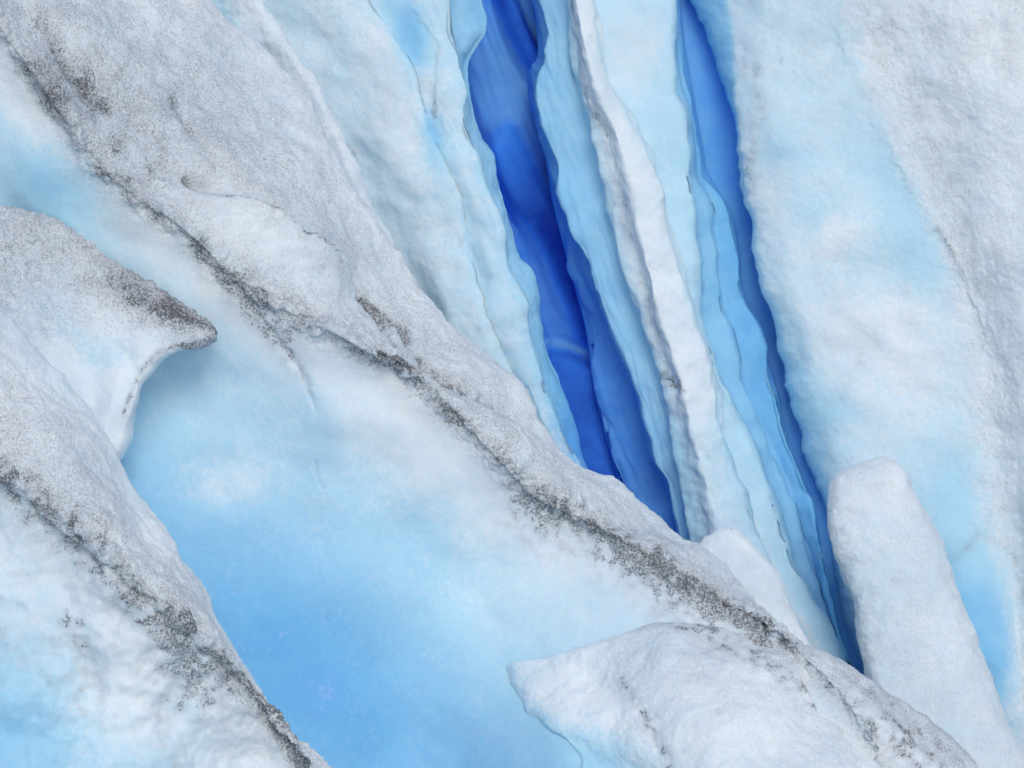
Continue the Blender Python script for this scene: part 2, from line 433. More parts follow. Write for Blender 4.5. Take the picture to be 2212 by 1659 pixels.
    s.groove(SP, 5, 8, 0.34, 9, 8); s.stain(SP[:4], 30, 0.22, 0, 10, 1.8, 26)
    s.frost += 0.30 * blob(x, y, 620, 750, 90, 60, 0.9)
    s.groove([(680,990),(686,1030),(700,1060)], 2, 5, 0.22, 5, 5)
    # blue and white patches of the face
    s.dens += 0.15 * face * blob(x, y, 620, 1390, 260, 170, 0.6) + 0.04 * face * blob(x, y, 750, 1600, 320, 160)
    s.dens += 0.16 * face * blob(x, y, 120, 380, 110, 90, 0.9) + 0.02 * face * blob(x, y, 330, 1120, 120, 190, 0.5)
    s.dens -= 0.06 * face * blob(x, y, 330, 900, 170, 170); s.frost += 0.02 * face * blob(x, y, 380, 850, 160, 170)  # paler here to offset the horn's shadow, light put into the colour
    s.frost -= 0.5 * face * blob(x, y, 150, 390, 120, 90, 0.9)
    s.dens += 0.10 * face * blob(x, y, 900, 1180, 60, 110, -0.5)
    s.frost += 0.45 * face * blob(x, y, 500, 1040, 90, 60, -0.3) + 0.45 * face * blob(x, y, 860, 960, 150, 90, 0.7)
    s.frost += 0.25 * face * blob(x, y, 1080, 1130, 160, 80, 0.6)
    s.frost += 0.3 * face * blob(x, y, 60, 210, 60, 110, -0.5)
    s.dens -= 0.10 * face * blob(x, y, 1200, 1330, 260, 110, 0.3)
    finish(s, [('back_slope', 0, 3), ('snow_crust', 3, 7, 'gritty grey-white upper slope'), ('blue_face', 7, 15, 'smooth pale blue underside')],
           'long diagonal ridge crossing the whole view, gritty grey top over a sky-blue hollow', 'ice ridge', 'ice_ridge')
    k = s.rowguide[9]
    return s.P[k:, :, 0], s.P[k:, :, 1], s.P[k:, :, 2] - s.off[k:]
FACE = main_ridge()

# ================================================================== the ridge in the lower left corner
def left_ridge():
    Cc = [(-300,470),(-120,575),(0,665),(75,745),(150,830),(205,905),(262,985),(300,1052),(345,1108),(382,1160),(388,1198),(440,1275),(482,1345),(530,1420),(590,1525),(640,1592),(715,1662),(820,1790),(930,1960),(1050,2200)]
    E = [(-400,800),(-160,930),(0,1012),(60,1050),(120,1105),(170,1140),(215,1172),(255,1212),(300,1258),(335,1290),(372,1322),(425,1362),(485,1415),(530,1468),(590,1545),(638,1608),(692,1672),(775,1790),(880,1970),(1000,2220)]
    zc = -700; ze = -930
    Cc = [(a, b, zc - 0.05 * max(0, b - 665)) for a, b in Cc]
    E = [(a, b, (c[2] - (230 if b < 1300 else 230 * max(0.12, 1 - (b - 1300) / 330.)))) for (a, b), c in zip(E, Cc)]
    mid = lambda a, b, t, dz: [(p[0]*(1-t)+q[0]*t, p[1]*(1-t)+q[1]*t, p[2]*(1-t)+q[2]*t+dz) for p, q in zip(a, b)]
    g = [(off(Cc, -60, 420, 320), (0.8,0,.2,.0)),
         (off(Cc, -50, 60, 130), (0.9,0,.2,.0)),
         (off(Cc, -10, 8, 24), (1.0,0,.1,.2)),
         (Cc, (1.1, 0, .1, .30)),
         (mid(Cc, E, 0.2, -24), (1.0, .02, .1, .6)),
         (mid(Cc, E, 0.6, -34), (0.95, .06, .1, .85)),
         (mid(Cc, E, 0.88, -12), (0.9, .10, .1, .95)),
         (E, (0.8, .26, .1, .9)),
         (off(E, -14, 22, 22), (0.75, .28, .1, .6)),
         (off(E, -40, 80, 44), (0.7, .20, .1, .25)),
         (off(E, -80, 200, 50), (0.62, .06, .12, .05)),
         (off(E, -130, 420, 20), (0.40, .02, .22, .0)),
         (off(E, -200, 800, -100), (0.3, .0, .28, .0)),
         (off(E, -300, 1300, -300), (0.3, .0, .3, .0))]
    s = Sheet(g); x, y = s.x, s.y
    face = np.zeros(x.shape); face[s.rowguide[8]:] = 1; topm = 1 - face
    s.rough([(200, 18, 2), (70, 7, 2), (24, 3.2, 2), (9, 1.6, 2)], 103, topm)
    s.rough([(240, 46, 2), (90, 16, 3), (30, 3, 2)], 123, face)
    rim = np.exp(-(dline(x, y, [p[:2] for p in E])[0] / 26) ** 2)
    s.rough([(34, 12, 3), (9, 5, 2)], 153, rim)
    # the smooth white shoulder beside the blue hollow
    s.grit -= 0.9 * blob(x, y, 330, 1085, 60, 110, -0.45) + 0.5 * blob(x, y, 120, 800, 70, 160, -0.7)
    s.frost += 0.6 * blob(x, y, 330, 1085, 70, 120, -0.45)
    s.stain([(0,1020),(110,1110),(200,1190),(300,1290),(400,1390),(470,1450)], 60, 0.24, 0, 20, 2.4, 34)
    s.stain([(150,1330),(185,1400),(200,1460),(195,1520)], 26, 0.34, 0, 18, 2.0, 30)
    s.stain([(370,1360),(390,1430),(380,1500),(440,1500)], 48, 0.34, 0, 20, 2.2, 30)
    s.stain([(10,1380),(60,1440),(120,1480)], 30, 0.20, 0, 20, 2.2, 30)
    s.stain([(330,1560),(370,1640),(420,1680)], 40, 0.22, 0, 20, 2.4, 34)
    s.stain([(530,1460),(575,1530),(620,1595),(660,1650),(700,1700)], 16, 0.75, 0, 5, 0.8, 26)
    s.dens += 0.06 * face * blob(x, y, 40, 1600, 140, 170) ; s.frost -= 0.35 * face * blob(x, y, 40, 1590, 130, 150)
    s.frost += 0.4 * face * blob(x, y, 270, 1450, 60, 120) + 0.5 * face * blob(x, y, 520, 1600, 60, 80)
    s.off -= 22 * face * blob(x, y, 190, 1440, 30, 90, -0.2) + 18 * face * blob(x, y, 385, 1470, 34, 80)
    finish(s, [('back_slope', 0, 3), ('snow_crust', 3, 8, 'sparkling grey crust'), ('ice_face', 8, 13, 'bluish white face smeared with dust')],
           'steep ridge below the ice horn, gritty grey top and dust-smeared bluish white flank', 'ice ridge', 'ice_ridge')
left_ridge()

# ================================================================== the horn that juts out on the left
def horn():
    T = [(-400,470,-470),(-150,440,-480),(0,450,-490),(60,460,-495),(100,475,-500),(160,505,-505),(215,532,-510),(270,575,-520),(330,612,-530),(390,652,-540),(438,683,-545),(462,700,-548),(470,716,-550)]
    Lw = [(-400,1050,-640),(-150,1060,-640),(0,1070,-640),(90,1060,-640),(150,1040,-635),(215,1010,-630),(258,945,-625),(284,872,-620),(312,812,-612),(352,768,-600),(404,752,-585),(440,748,-575),(468,736,-560)]
    T = off(T, 0, 0, 130); Lw = off(Lw, 0, 0, 130)
    mid = lambda a, b, t, dz: [(p[0]*(1-t)+q[0]*t, p[1]*(1-t)+q[1]*t, p[2]*(1-t)+q[2]*t+dz) for p, q in zip(a, b)]
    n = len(T)
    k = [1,1,1,1,1,1,1,.9,.7,.5,.32,.2,.12]
    sc = lambda P_, d: [(p[0] + d[0]*kk, p[1] + d[1]*kk, p[2] + d[2]*kk) for p, kk in zip(P_, k)]
    g = [(sc(T, (-90, 60, 400)), (0.7,0,.2,0)),
         (sc(T, (-40, 30, 180)), (0.7,.1,.2,.5)),
         (sc(T, (-8, 8, 30)), (0.8,.3,.1,.9)),
         (T, (0.9,.20,.1,1.1)),
         (mid(T, Lw, 0.16, -26), (0.9,.18,.1,1.1)),
         (mid(T, Lw, 0.36, -38), (1.0,.05,.1,.55)),
         (mid(T, Lw, 0.60, -30), (0.75,.0,.16,.08)),
         (mid(T, Lw, 0.84, -14), (0.85,.0,.12,.05)),
         (Lw, (0.9,.12,.12,.2)),
         (sc(Lw, (12, 10, 46)), (0.6,.25,.15,.1)),
         (sc(Lw, (10, 2, 120)), (0.6,.0,.2,.0)),
         (sc(Lw, (-60, -60, 260)), (0.4,.0,.3,.0)),
         (sc(Lw, (-150, -120, 420)), (0.4,.0,.3,.0))]
    s = Sheet(g, 2.6); x, y = s.x, s.y
    tipm = sstep(180, 420, x)
    s.rough([(150, 16, 2), (50, 6, 3)], 203, 1 - 0.6 * tipm)
    s.rough([(20, 6.5, 2), (8, 4.0, 2)], 223, np.clip(s.grit, 0, 1))
    TL = [(p[0], p[1]) for p in T]
    s.stain(TL[2:], 34, 0.12, 0, 10, 1.3, 40)
    s.stain([(250,600),(330,680),(400,720),(450,725)], 34, 0.20, 0, 8, 1.0, 30)
    s.grit += 0.9 * blob(x, y, 370, 690, 110, 46, 0.5); s.dirt += 0.26 * blob(x, y, 385, 690, 100, 44, 0.5)
    s.stain([(458,734),(415,744),(372,746),(335,766),(308,798),(290,832),(277,862),(268,890)], 7, 0.62, 0, 4, 0.9, 20)
    s.stain([(470,725),(455,735),(430,745)], 10, 0.5, 0, 3, 0.5, 20)
    s.dirt -= 0.6 * sstep(920, 1000, y); s.dirt = np.where(x < 255, s.dirt * sstep(1000, 900, y), s.dirt)
    s.frost += 0.5 * blob(x, y, 120, 800, 150, 60, 0.9); s.dens += 0.14 * blob(x, y, 150, 690, 140, 60, 0.7)
    s.frost -= 0.45 * blob(x, y, 130, 700, 130, 50, 0.7)
    s.off += 18 * blob(x, y, 245, 880, 30, 70, 0.2) - 16 * blob(x, y, 280, 790, 24, 50, -0.5)
    finish(s, [('ice_horn', 0, 12)],
           'pointed horn of ice with gritty grey top, jutting out over the sky-blue hollow', 'ice horn', 'ice_horn')
horn()

# ================================================================== the white mound at the bottom
def mound():
    G0 = [(1096,1437,-395),(1180,1418,-385),(1250,1398,-385),(1350,1357,-375),(1430,1342,-370),(1500,1350,-370),(1600,1370,-370),(1700,1393,-370),(1795,1428,-360),(1870,1475,-350),(1950,1530,-350),(2050,1603,-350),(2130,1675,-355),(2280,1810,-370)]
    G1 = [(1104,1458,-410),(1190,1450,-440),(1270,1440,-455),(1360,1420,-462),(1440,1405,-465),(1515,1408,-468),(1605,1425,-470),(1695,1450,-470),(1780,1490,-460),(1850,1535,-455),(1925,1590,-450),(2010,1660,-450),(2080,1730,-455),(2200,1860,-470)]
    G2 = [(1130,1510,-430),(1215,1515,-475),(1300,1520,-510),(1385,1520,-535),(1460,1515,-550),(1535,1520,-560),(1610,1535,-565),(1690,1560,-565),(1765,1600,-555),(1830,1645,-545),(1895,1700,-540),(1960,1770,-540),(2020,1840,-545),(2110,1960,-560)]
    G3 = [(1172,1565,-450),(1255,1590,-510),(1335,1610,-560),(1410,1625,-600),(1480,1635,-625),(1550,1650,-640),(1620,1670,-645),(1690,1695,-645),(1755,1735,-640),(1815,1780,-630),(1870,1830,-625),(1920,1900,-625),(1970,1970,-630),(2040,2080,-640)]
    G4 = [(1250,1650,-480),(1320,1700,-550),(1390,1740,-620),(1450,1770,-680),(1510,1790,-710),(1570,1810,-730),(1630,1835,-740),(1690,1860,-740),(1745,1900,-740),(1795,1940,-730),(1840,1990,-730),(1880,2050,-730),(1920,2110,-730),(1980,2200,-740)]
    g = [(off(G0, -20, 500, 500), (0.8,0,.1,.2)),
         (off(G0, 12, 60, 150), (0.9,0,.1,.2)),
         (off(G0, 2, 8, 28), (1.0,0,.1,.4)),
         (G0, (1.1,.0,.08,.35)), (G1, (1.15,.02,.06,.35)), (G2, (1.1,.0,.08,.25)), (G3, (0.9,.0,.12,.2)), (G4, (0.7,.0,.2,.2)),
         (off(G4, -40, 400, -60), (0.6,0,.2,.2))]
    def face_z(px, py):
        i = np.argmin((FACE[0] - px) ** 2 + (FACE[1] - py) ** 2)
        return float(FACE[2].ravel()[i])
    # the left flank lies down on the ice face and dives into it
    gg = []
    for gi, (pts, a) in enumerate(g):
        p = pts[0]; f = face_z(p[0], min(p[1], 2000)) + (p[2] - G0[0][2] if a[3] and pts[0][2] > G0[0][2] + 10 else 0)
        p = (p[0], p[1], f - 4)
        t = pts[1]; lay = lambda v, wt: (v[0], v[1], (face_z(v[0], min(v[1], 2000)) - 12) * (1 - wt) + v[2] * wt) if p[2] < -250 and v[2] < -250 else v
        t = lay(t, 0.16)
        lo = (0.60, 0.0, 0.12, 0.0)
        if gi == 2: p = (p[0], p[1], p[2] + 40); t = (t[0], t[1], t[2] + 40); pts = pts[:2] + [(v[0], v[1], v[2] + 60 - 12 * k) for k, v in enumerate(pts[2:6])] + pts[6:]
        gg.append(([(p[0] - 26, p[1] + 14, f + 60, lo), (p[0] - 6, p[1] + 3, f + 8, lo), (p[0], p[1], p[2], lo)] + [t] + [lay(v, wt) for v, wt in zip(pts[2:6], (0.36, 0.58, 0.78, 0.92))] + pts[6:], a))
    s = Sheet(gg); x, y = s.x, s.y
    s.rough([(220, 26, 2), (80, 7, 2), (24, 2.4, 2), (9, 1.3, 2)], 303)
    lf = sstep(1420, 1150, x)
    s.frost -= 0.45 * sstep(1400, 1180, x) * sstep(1480, 1620, y)
    s.frost -= 0.5 * blob(x, y, 1330, 1640, 90, 90); s.dens += 0.10 * sstep(1420, 1200, x)
    s.grit -= 0.4 * lf
    CR = [(1760,1500),(1800,1535),(1835,1560),(1870,1585),(1900,1625),(1932,1665),(1960,1710)]
    s.groove(CR, 16, 13, 0.50, 9, 4, 0.3)
    s.stain([(1450,1346),(1540,1375),(1640,1425),(1740,1490),(1830,1545)], 24, 0.36, 0, 12, 2.0, 30)
    s.stain([(1800,1440),(1900,1520),(2000,1600),(2100,1675)], 36, 0.24, 0, 12, 1.8, 30)
    s.stain([(1840,1560),(1960,1620),(2010,1680)], 34, 0.42, 0, 12, 2.0, 30)
    s.stain([(1345,1470),(1372,1510),(1400,1555),(1440,1620),(1450,1670)], 14, 0.40, 0, 9, 2.2, 24)
    s.stain([(1500,1352),(1640,1384),(1760,1420)], 16, 0.20, 0, 8, 2.0, 24)
    s.grit += 0.5 * sstep(60, 20, dline(x, y, [p[:2] for p in G0[7:]])[0])
    finish(s, [('snow_mound', 0, 8)], 'rounded clean white snow mound covering the foot of the long diagonal ridge', 'snow mound', 'snow_mound')
mound()

# ================================================================== behind the ridge: thin fin, left wall, crevasse, centre fin
YS = [-700,-400,-150,0,50,100,150,200,250,300,350,400,450,500,550,600,650,700,750,800,850,900,950,1000,1060,1120,1200,1300,1400,1500,1700,2000,2350]

def thin_fin():
    O = [(480,-260),(520,-100),(567,0),(592,40),(621,80),(650,125),(676,165),(702,205),(728,262),(752,320),(782,395),(815,470),(850,540),(900,640)]
    O = zs(O, 150)
    g = [(off(O, -60, 60, 420), (0.7,0,.2,.0)), (off(O, -12, 4, 60), (0.8,0,.2,.1)), (O, (1.0,.02,.15,.2)),
         (off(O, -16, 8, -20), (0.9,.05,.15,.35)), (off(O, -40, 20, -10), (0.85,.10,.15,.25)),
         (off(O, -75, 40, 20), (0.5,.0,.2,.0)), (off(O, -160, 60, 60), (0.2,.0,.28,.0)), (off(O, -320, 200, 300), (0.4,.0,.2,.0))]
    s = Sheet(g)
    s.rough([(120, 12, 2), (40, 4, 3), (12, 1.6, 2)], 403)
    finish(s, [('ice_fin', 0, 7)], 'thin pale sliver of ice just behind the upper crest of the long ridge', 'ice fin', 'ice_fin')
thin_fin()

CL = [(900,-700),(985,-300),(1020,-100),(1039,0),(1053,48),(1046,84),(1028,102),(1015,128),(1012,155),(1017,205),(1027,255),(1039,292),(1053,330),(1068,365),(1090,439),(1115,530),(1141,599),(1160,670),(1178,745),(1185,774),(1207,818),(1225,873),(1250,957),(1262,1000),(1300,1120),(1360,1300),(1420,1600),(1480,2000),(1520,2400)]
def left_wall():
    ys = [-700,-400,-150,0,48,75,102,128,155,205,255,292,330,365,400,439,480,530,565,599,640,670,710,745,774,818,873,915,957,1000,1060,1120,1300,1600,2000,2350]
    Cc = byy(CL, ys, 420)
    S1 = byy([(820,-700),(930,-200),(972,0),(980,73),(1000,175),(1004,274),(1026,303),(1034,373),(1072,475),(1086,548),(1106,620),(1130,690),(1150,760),(1180,850),(1215,930),(1240,985),(1280,1100),(1380,1600),(1480,2350)], ys, 330)
    M = byy([(640,-700),(760,-100),(800,0),(823,37),(880,140),(905,230),(940,329),(985,430),(1005,548),(1030,640),(1050,720),(1110,830),(1160,930),(1200,1000),(1300,1400),(1400,2350)], ys, 340)
    M0 = off(M, -60, 0, 10)
    A = byy([(300,-700),(500,-100),(640,100),(740,300),(850,500),(950,700),(1050,850),(1150,1000),(1250,1400),(1300,2350)], ys, 420)
    g = [(off(A, -260, 0, 650), (0.8,0,.2,.1)), (off(A, -160, 0, 60), (0.9,0,.2,.1)), (A, (0.66,.02,.10,.22)), (M0, (0.60,.02,.12,.18)), (M, (0.48,.0,.16,.06)),
         (off(M, 10, 0, 12), (0.40,.0,.24,.0)),
         (off(S1, -26, 0, 0), (0.46,.0,.16,.0)), (S1, (0.30,.0,.20,.0)), (off(S1, 5, 0, 26), (0.1,.0,.28,.0)),
         (Cc, (-0.2,.0,.36,.0)), (off(Cc, -3, 0, 40), (-0.2,.0,.45,.0)), (off(Cc, -34, 0, 260), (-0.4,.0,.70,.0)), (off(Cc, -70, 0, 600), (-0.4,.0,.85,.0)), (off(Cc, -110, 0, 900), (-0.4,0,1.0,0))]
    s = Sheet(g); x, y = s.x, s.y
    fr = np.zeros(x.shape); fr[s.rowguide[1]:s.rowguide[9]] = 1
    s.rough([(240, 26, 2), (90, 9, 2), (34, 2.2, 2), (12, 0.5, 1)], 503, fr)
    s.flute(math.radians(68), 46, 2, 5.0, 511, fr * sstep(860, 980, x))
    s.P[..., 0] += (3.5 * fbm(x, y, x * 0, 120, 2, 531) + 1.6 * fbm(x, y, x * 0, 22, 2, 533)) * sstep(930, 1000, x)         # scalloped lips
    s.groove([(728+465*.3655,-20),(728+475*.3655,100*.3655),(728+540*.3655,160*.3655),(728+600*.3655,260*.3655),(728+600*.3655,390*.3655),(728+600*.3655,540*.3655),(728+575*.3655,640*.3655),(728+580*.3655,700*.3655)], 3, 5, 0.40, 5, 7, 0.02)
    s.dirt += 0.75 * blob(x, y, 939, 232, 6, 24)
    s.stain([(985,400),(993,450),(994,520)], 7, 0.22)
    s.groove([(725,250),(760,330),(775,390)], 3, 5, 0.3, 6, 6)
    s.stain([(760,340),(850,520),(930,640)], 30, 0.12)
    s.dens += 0.16 * blob(x, y, 890, 70, 34, 90, -0.25) + 0.10 * blob(x, y, 930, 300, 22, 80, -0.25)
    s.frost -= 0.5 * blob(x, y, 890, 80, 40, 90, -0.25) + 0.4 * blob(x, y, 930, 300, 26, 80, -0.25)
    s.frost += 0.35 * blob(x, y, 925, 180, 28, 60) + 0.25 * blob(x, y, 840, 200, 60, 120)
    s.dens += 0.10 * sstep(500, 1000, y) * sstep(1040, 1140, x) + 0.16 * sstep(700, 1000, y)*sstep(1150,1230,x)
    finish(s, [('ice_face', 0, 9), ('chasm_wall', 9, 13, 'deep blue side wall turning into the crack')],
           'pale weathered ice wall between the long ridge crest and the widest blue crevasse', 'ice cliff', 'serac')
left_wall()

R0 = [(1080,-700),(1130,-100),(1148,0),(1158,50),(1163,91),(1162,115),(1157,135),(1142,155),(1139,175),(1141,200),(1148,238),(1160,262),(1170,285),(1178,329),(1186,400),(1200,470),(1221,548),(1243,628),(1262,700),(1271,754),(1275,818),(1294,891),(1308,950),(1322,1000),(1345,1080),(1400,1200),(1500,1500),(1600,2000),(1650,2350)]
def centre_fin():
    ys = [-700,-400,-150,0,45,85,110,135,155,178,200,238,265,290,330,370,409,457,504,548,600,635,680,708,754,803,854,898,946,1000,1040,1074,1132,1200,1257,1323,1393,1450,1700,2000,2350]
    a0 = byy(R0, ys, 700)
    a1 = byy([(1110,-700),(1150,-200),(1158,0),(1172,91),(1168,132),(1155,157),(1152,200),(1160,245),(1180,300),(1203,413),(1240,512),(1276,599),(1298,672),(1342,760),(1379,855),(1397,928),(1408,1000),(1430,1037),(1444,1096),(1452,1132),(1480,1200),(1600,1500),(1700,2350)], ys, 540)
    a2 = byy([(1150,-700),(1200,-200),(1222,0),(1232,73),(1245,146),(1262,238),(1282,310),(1300,384),(1312,457),(1334,548),(1362,635),(1388,708),(1420,803),(1440,900),(1458,1000),(1475,1100),(1500,1200),(1620,1500),(1720,2350)], ys, 430)
    sl = byy([(1160,-700),(1210,-200),(1233,0),(1243,91),(1258,161),(1280,238),(1312,290),(1322,329),(1333,384),(1345,457),(1358,504),(1376,548),(1388,606),(1395,635),(1412,708),(1452,803),(1470,900),(1490,1000),(1510,1100),(1530,1200),(1640,1500),(1740,2350)], ys, 385)
    rg = byy([(1180,-700),(1230,-200),(1255,0),(1272,91),(1290,161),(1318,238),(1345,300),(1365,350),(1380,409),(1390,480),(1405,548),(1420,620),(1445,708),(1480,803),(1500,900),(1525,1000),(1550,1100),(1590,1200),(1680,1400),(1780,2350)], ys, 350)
    ro = byy([(1200,-700),(1250,-200),(1278,0),(1290,91),(1313,183),(1357,256),(1404,347),(1426,409),(1437,493),(1455,545),(1481,617),(1499,690),(1525,763),(1546,854),(1550,898),(1561,946),(1583,1012),(1612,1074),(1638,1162),(1678,1257),(1707,1323),(1747,1393),(1800,1500),(1900,2350)], ys, 380)
    pm = byy([(1400,-700),(1440,-200),(1458,0),(1458,201),(1486,256),(1498,365),(1506,450),(1512,560),(1520,680),(1545,790),(1565,860),(1608,928),(1640,982),(1668,1055),(1696,1137),(1733,1228),(1755,1290),(1784,1345),(1805,1400),(1870,1500),(1950,2350)], ys, 470)
    md = byy([(1410,-700),(1455,-200),(1466,0),(1477,100),(1500,230),(1528,384),(1572,439),(1595,530),(1600,617),(1614,660),(1640,705),(1658,781),(1680,854),(1694,928),(1720,1000),(1749,1074),(1764,1129),(1774,1191),(1786,1254),(1798,1308),(1812,1367),(1826,1404),(1842,1440),(1900,1550),(2000,2350)], ys, 620)
    for i, y_ in enumerate(ys):
        if pm[i][0] + 6 > md[i][0]: md[i] = (pm[i][0] + 6, y_, md[i][2])
    up_ = lambda L_, k: [(p[0], p[1], p[2] - k * min(1, max(0, (p[1] - 800) / 500.))) for p in L_]
    md = up_(md, 60)
    rg = off(rg, -10, 0, 0)
    mm = [((p[0] * .55 + q[0] * .45), p[1], 550.) for p, q in zip(pm, md)]
    de = byy([(p[0] + 50, p[1]) for p in RE], ys, 720)
    de = up_(de, 110)
    g = [(off(a0, 30, 0, 500), (-.4,0,1.0,0)), (off(a0, 4, 0, 60), (-.4,0,.9,0)), (a0, (-0.6,0,.64,0)), (off(a0, 5, 0, -60), (-.6,0,.60,0)),
         (off(a1, -5, 0, 60), (-0.4,0,.56,0)), (a1, (-0.3,0,.50,0)), (off(a1, 6, 0, -60), (-0.2,0,.34,0)),
         (off(a2, -5, 0, 30), (-0.1,0,.26,0)), (a2, (0.1,0,.20,0)), (off(a2, 3, 0, -20), (0.3,0,.14,0)),
         (sl, (0.7,.20,.1,.25)), (rg, (1.0,.02,.05,.12)), (ro, (0.7,.0,.10,.05)), (off(ro, 6, 0, 40), (0.34,.0,.14,.0)),
         (off(pm, -8, 0, -20), (0.20,.0,.18,.0)), (pm, (0.1,.0,.24,.0)), (off(pm, 4, 0, 50), (-.1,.0,.34,.0)),
         (mm, (-.2,0,.36,0)), (off(mm, 4, 0, 30), (-.3,0,.41,0)),
         (off(md, -3, 0, -30), (-.5,0,.46,0)), (md, (-.6,0,.52,0)), (off(md, 2, 0, 30), (-.8,0,.50,0)), (off(de, -20, 0, -30), (-1.,0,.62,0)), (off(de, 30, 0, 0), (-1.,0,.68,0))]
    s = Sheet(g, 3.0); x, y = s.x, s.y
    i0, i1, i2 = s.rowguide[3], s.rowguide[9], s.rowguide[13]
    lw = np.zeros(x.shape); lw[i0:i1] = 1
    cr = np.zeros(x.shape); cr[i1:i2] = 1
    rw = np.zeros(x.shape); rw[i2:s.rowguide[20]] = 1
    s.P[..., 0] += (4.5 * fbm(x, y, x * 0, 110, 2, 631) + 1.8 * fbm(x, y, x * 0, 24, 2, 633)) * np.clip(lw + rw, 0, 1)
    s.rough([(110, 9, 3), (40, 3, 2), (14, 1.2, 2)], 603, cr)
    s.rough([(160, 16, 2), (60, 4, 2)], 613, lw + rw)
    s.flute(math.radians(73), 30, 3, 8.0, 621, lw)
    s.flute(math.radians(76), 60, 2, 6.0, 622, rw)
    off_up = sstep(900, 700, y)
    s.dirt *= sstep(880, 760, y)
    s.stain([(1233,0),(1243,91),(1258,161),(1280,238),(1315,290)], 12, 0.28, 0, 5, 1.2, 30)
    s.stain([(1335,400),(1345,470),(1362,520)], 14, 0.22, 0, 5, 1.4, 26)
    s.stain([(1400,640),(1415,700),(1425,760)], 16, 0.22, 0, 5, 1.4, 26)
    s.stain([(1438,812),(1455,830),(1472,850)], 13, 0.55, 0, 9, 1.8, 20)
    s.frost -= 0.5 * cr * sstep(840, 980, y); s.dens += 0.06 * cr * sstep(840, 980, y)
    s.frost += 0.4 * rw * blob(x, y, 1370, 90, 80, 70) + 0.25 * rw * blob(x, y, 1360, 160, 50, 50)
    s.dens -= 0.05 * rw * sstep(400, 0, y)
    s.frost += 0.30 * rw * sstep(40, 0, x - 1600 - (y - 1100) * 0.5) * sstep(1000, 1150, y)
    finish(s, [('chasm_wall', 0, 9, 'fluted deep blue left wall'), ('snow_crust', 9, 13, 'dusty white rounded crest'), ('chasm_wall', 13, 23, 'scalloped light blue right wall')],
           'tall curving fin between the two blue crevasses, white crest with grey dust seam', 'ice fin', 'ice_fin')

RE = [(1400,-700),(1450,-200),(1491,0),(1508,35),(1524,73),(1550,153),(1575,227),(1590,285),(1592,329),(1601,413),(1615,455),(1627,490),(1625,526),(1632,580),(1641,624),(1656,653),(1674,705),(1676,756),(1687,778),(1696,829),(1711,887),(1725,924),(1736,982),(1765,1055),(1784,1110),(1790,1160),(1795,1206),(1806,1287),(1817,1345),(1835,1400),(1857,1451),(1880,1500),(1960,1700),(2050,2350)]
centre_fin()

def chasm():
    ys = [-700,-300,-100,0,100,200,300,400,500,600,700,800,900,1000,1100,1200,1400,1700,2350]
    base = [(1080, -700), (1070, 0), (1090, 200), (1130, 400), (1180, 600), (1220, 800), (1290, 1000), (1400, 1300), (1560, 2350)]
    cols = []
    for dx, z in ((-260, 830), (-120, 800), (-60, 780), (0, 770), (60, 780), (120, 800), (300, 830)):
        cols.append((byy([(p[0] + dx, p[1]) for p in base], ys, z), (-.5, 0, .61, 0)))
    s = Sheet(cols, 3.0); x, y = s.x, s.y
    TOPS = [(1071,-700),(1071,0),(1093,73),(1118,130),(1141,165),(1175,165),(1160,125),(1126,48),(1108,0),(1100,-700)]
    LENS = [(1062,330),(1070,285),(1082,266),(1098,261),(1114,272),(1124,300),(1150,350),(1170,400),(1200,440),(1250,500),(1330,700),(1300,790),(1271,757),(1252,742),(1240,730),(1218,672),(1203,624),(1185,569),(1163,523),(1140,478),(1112,452),(1085,400)]
    LOW = [(1150,800),(1178,764),(1199,750),(1221,758),(1251,776),(1300,830),(1420,1100),(1600,1500),(1300,1500)]
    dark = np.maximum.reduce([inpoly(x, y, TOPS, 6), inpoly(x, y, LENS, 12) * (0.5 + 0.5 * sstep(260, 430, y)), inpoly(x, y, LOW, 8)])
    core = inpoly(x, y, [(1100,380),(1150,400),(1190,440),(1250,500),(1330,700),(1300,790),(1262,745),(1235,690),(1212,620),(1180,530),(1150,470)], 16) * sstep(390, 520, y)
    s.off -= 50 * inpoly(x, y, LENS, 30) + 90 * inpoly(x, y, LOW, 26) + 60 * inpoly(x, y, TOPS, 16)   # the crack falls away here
    s.dens += 0.24 * dark + 0.16 * core  # denser ice, with the shade of the recesses put into its colour
    s.frost -= 2
    s.dens -= 0.12 * blob(x, y, 1075, 180, 80, 110)
    s.dens -= 0.13 * blob(x, y, 1235, 752, 50, 9, 0.30)
    s.off += 16 * blob(x, y, 1235, 752, 60, 14, 0.30)
    s.rough([(220, 20, 2), (80, 4, 2)], 703)
    s.flute(math.radians(70), 60, 5, 7.0, 711)
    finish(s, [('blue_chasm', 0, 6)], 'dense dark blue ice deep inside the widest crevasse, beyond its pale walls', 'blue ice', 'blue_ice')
chasm()

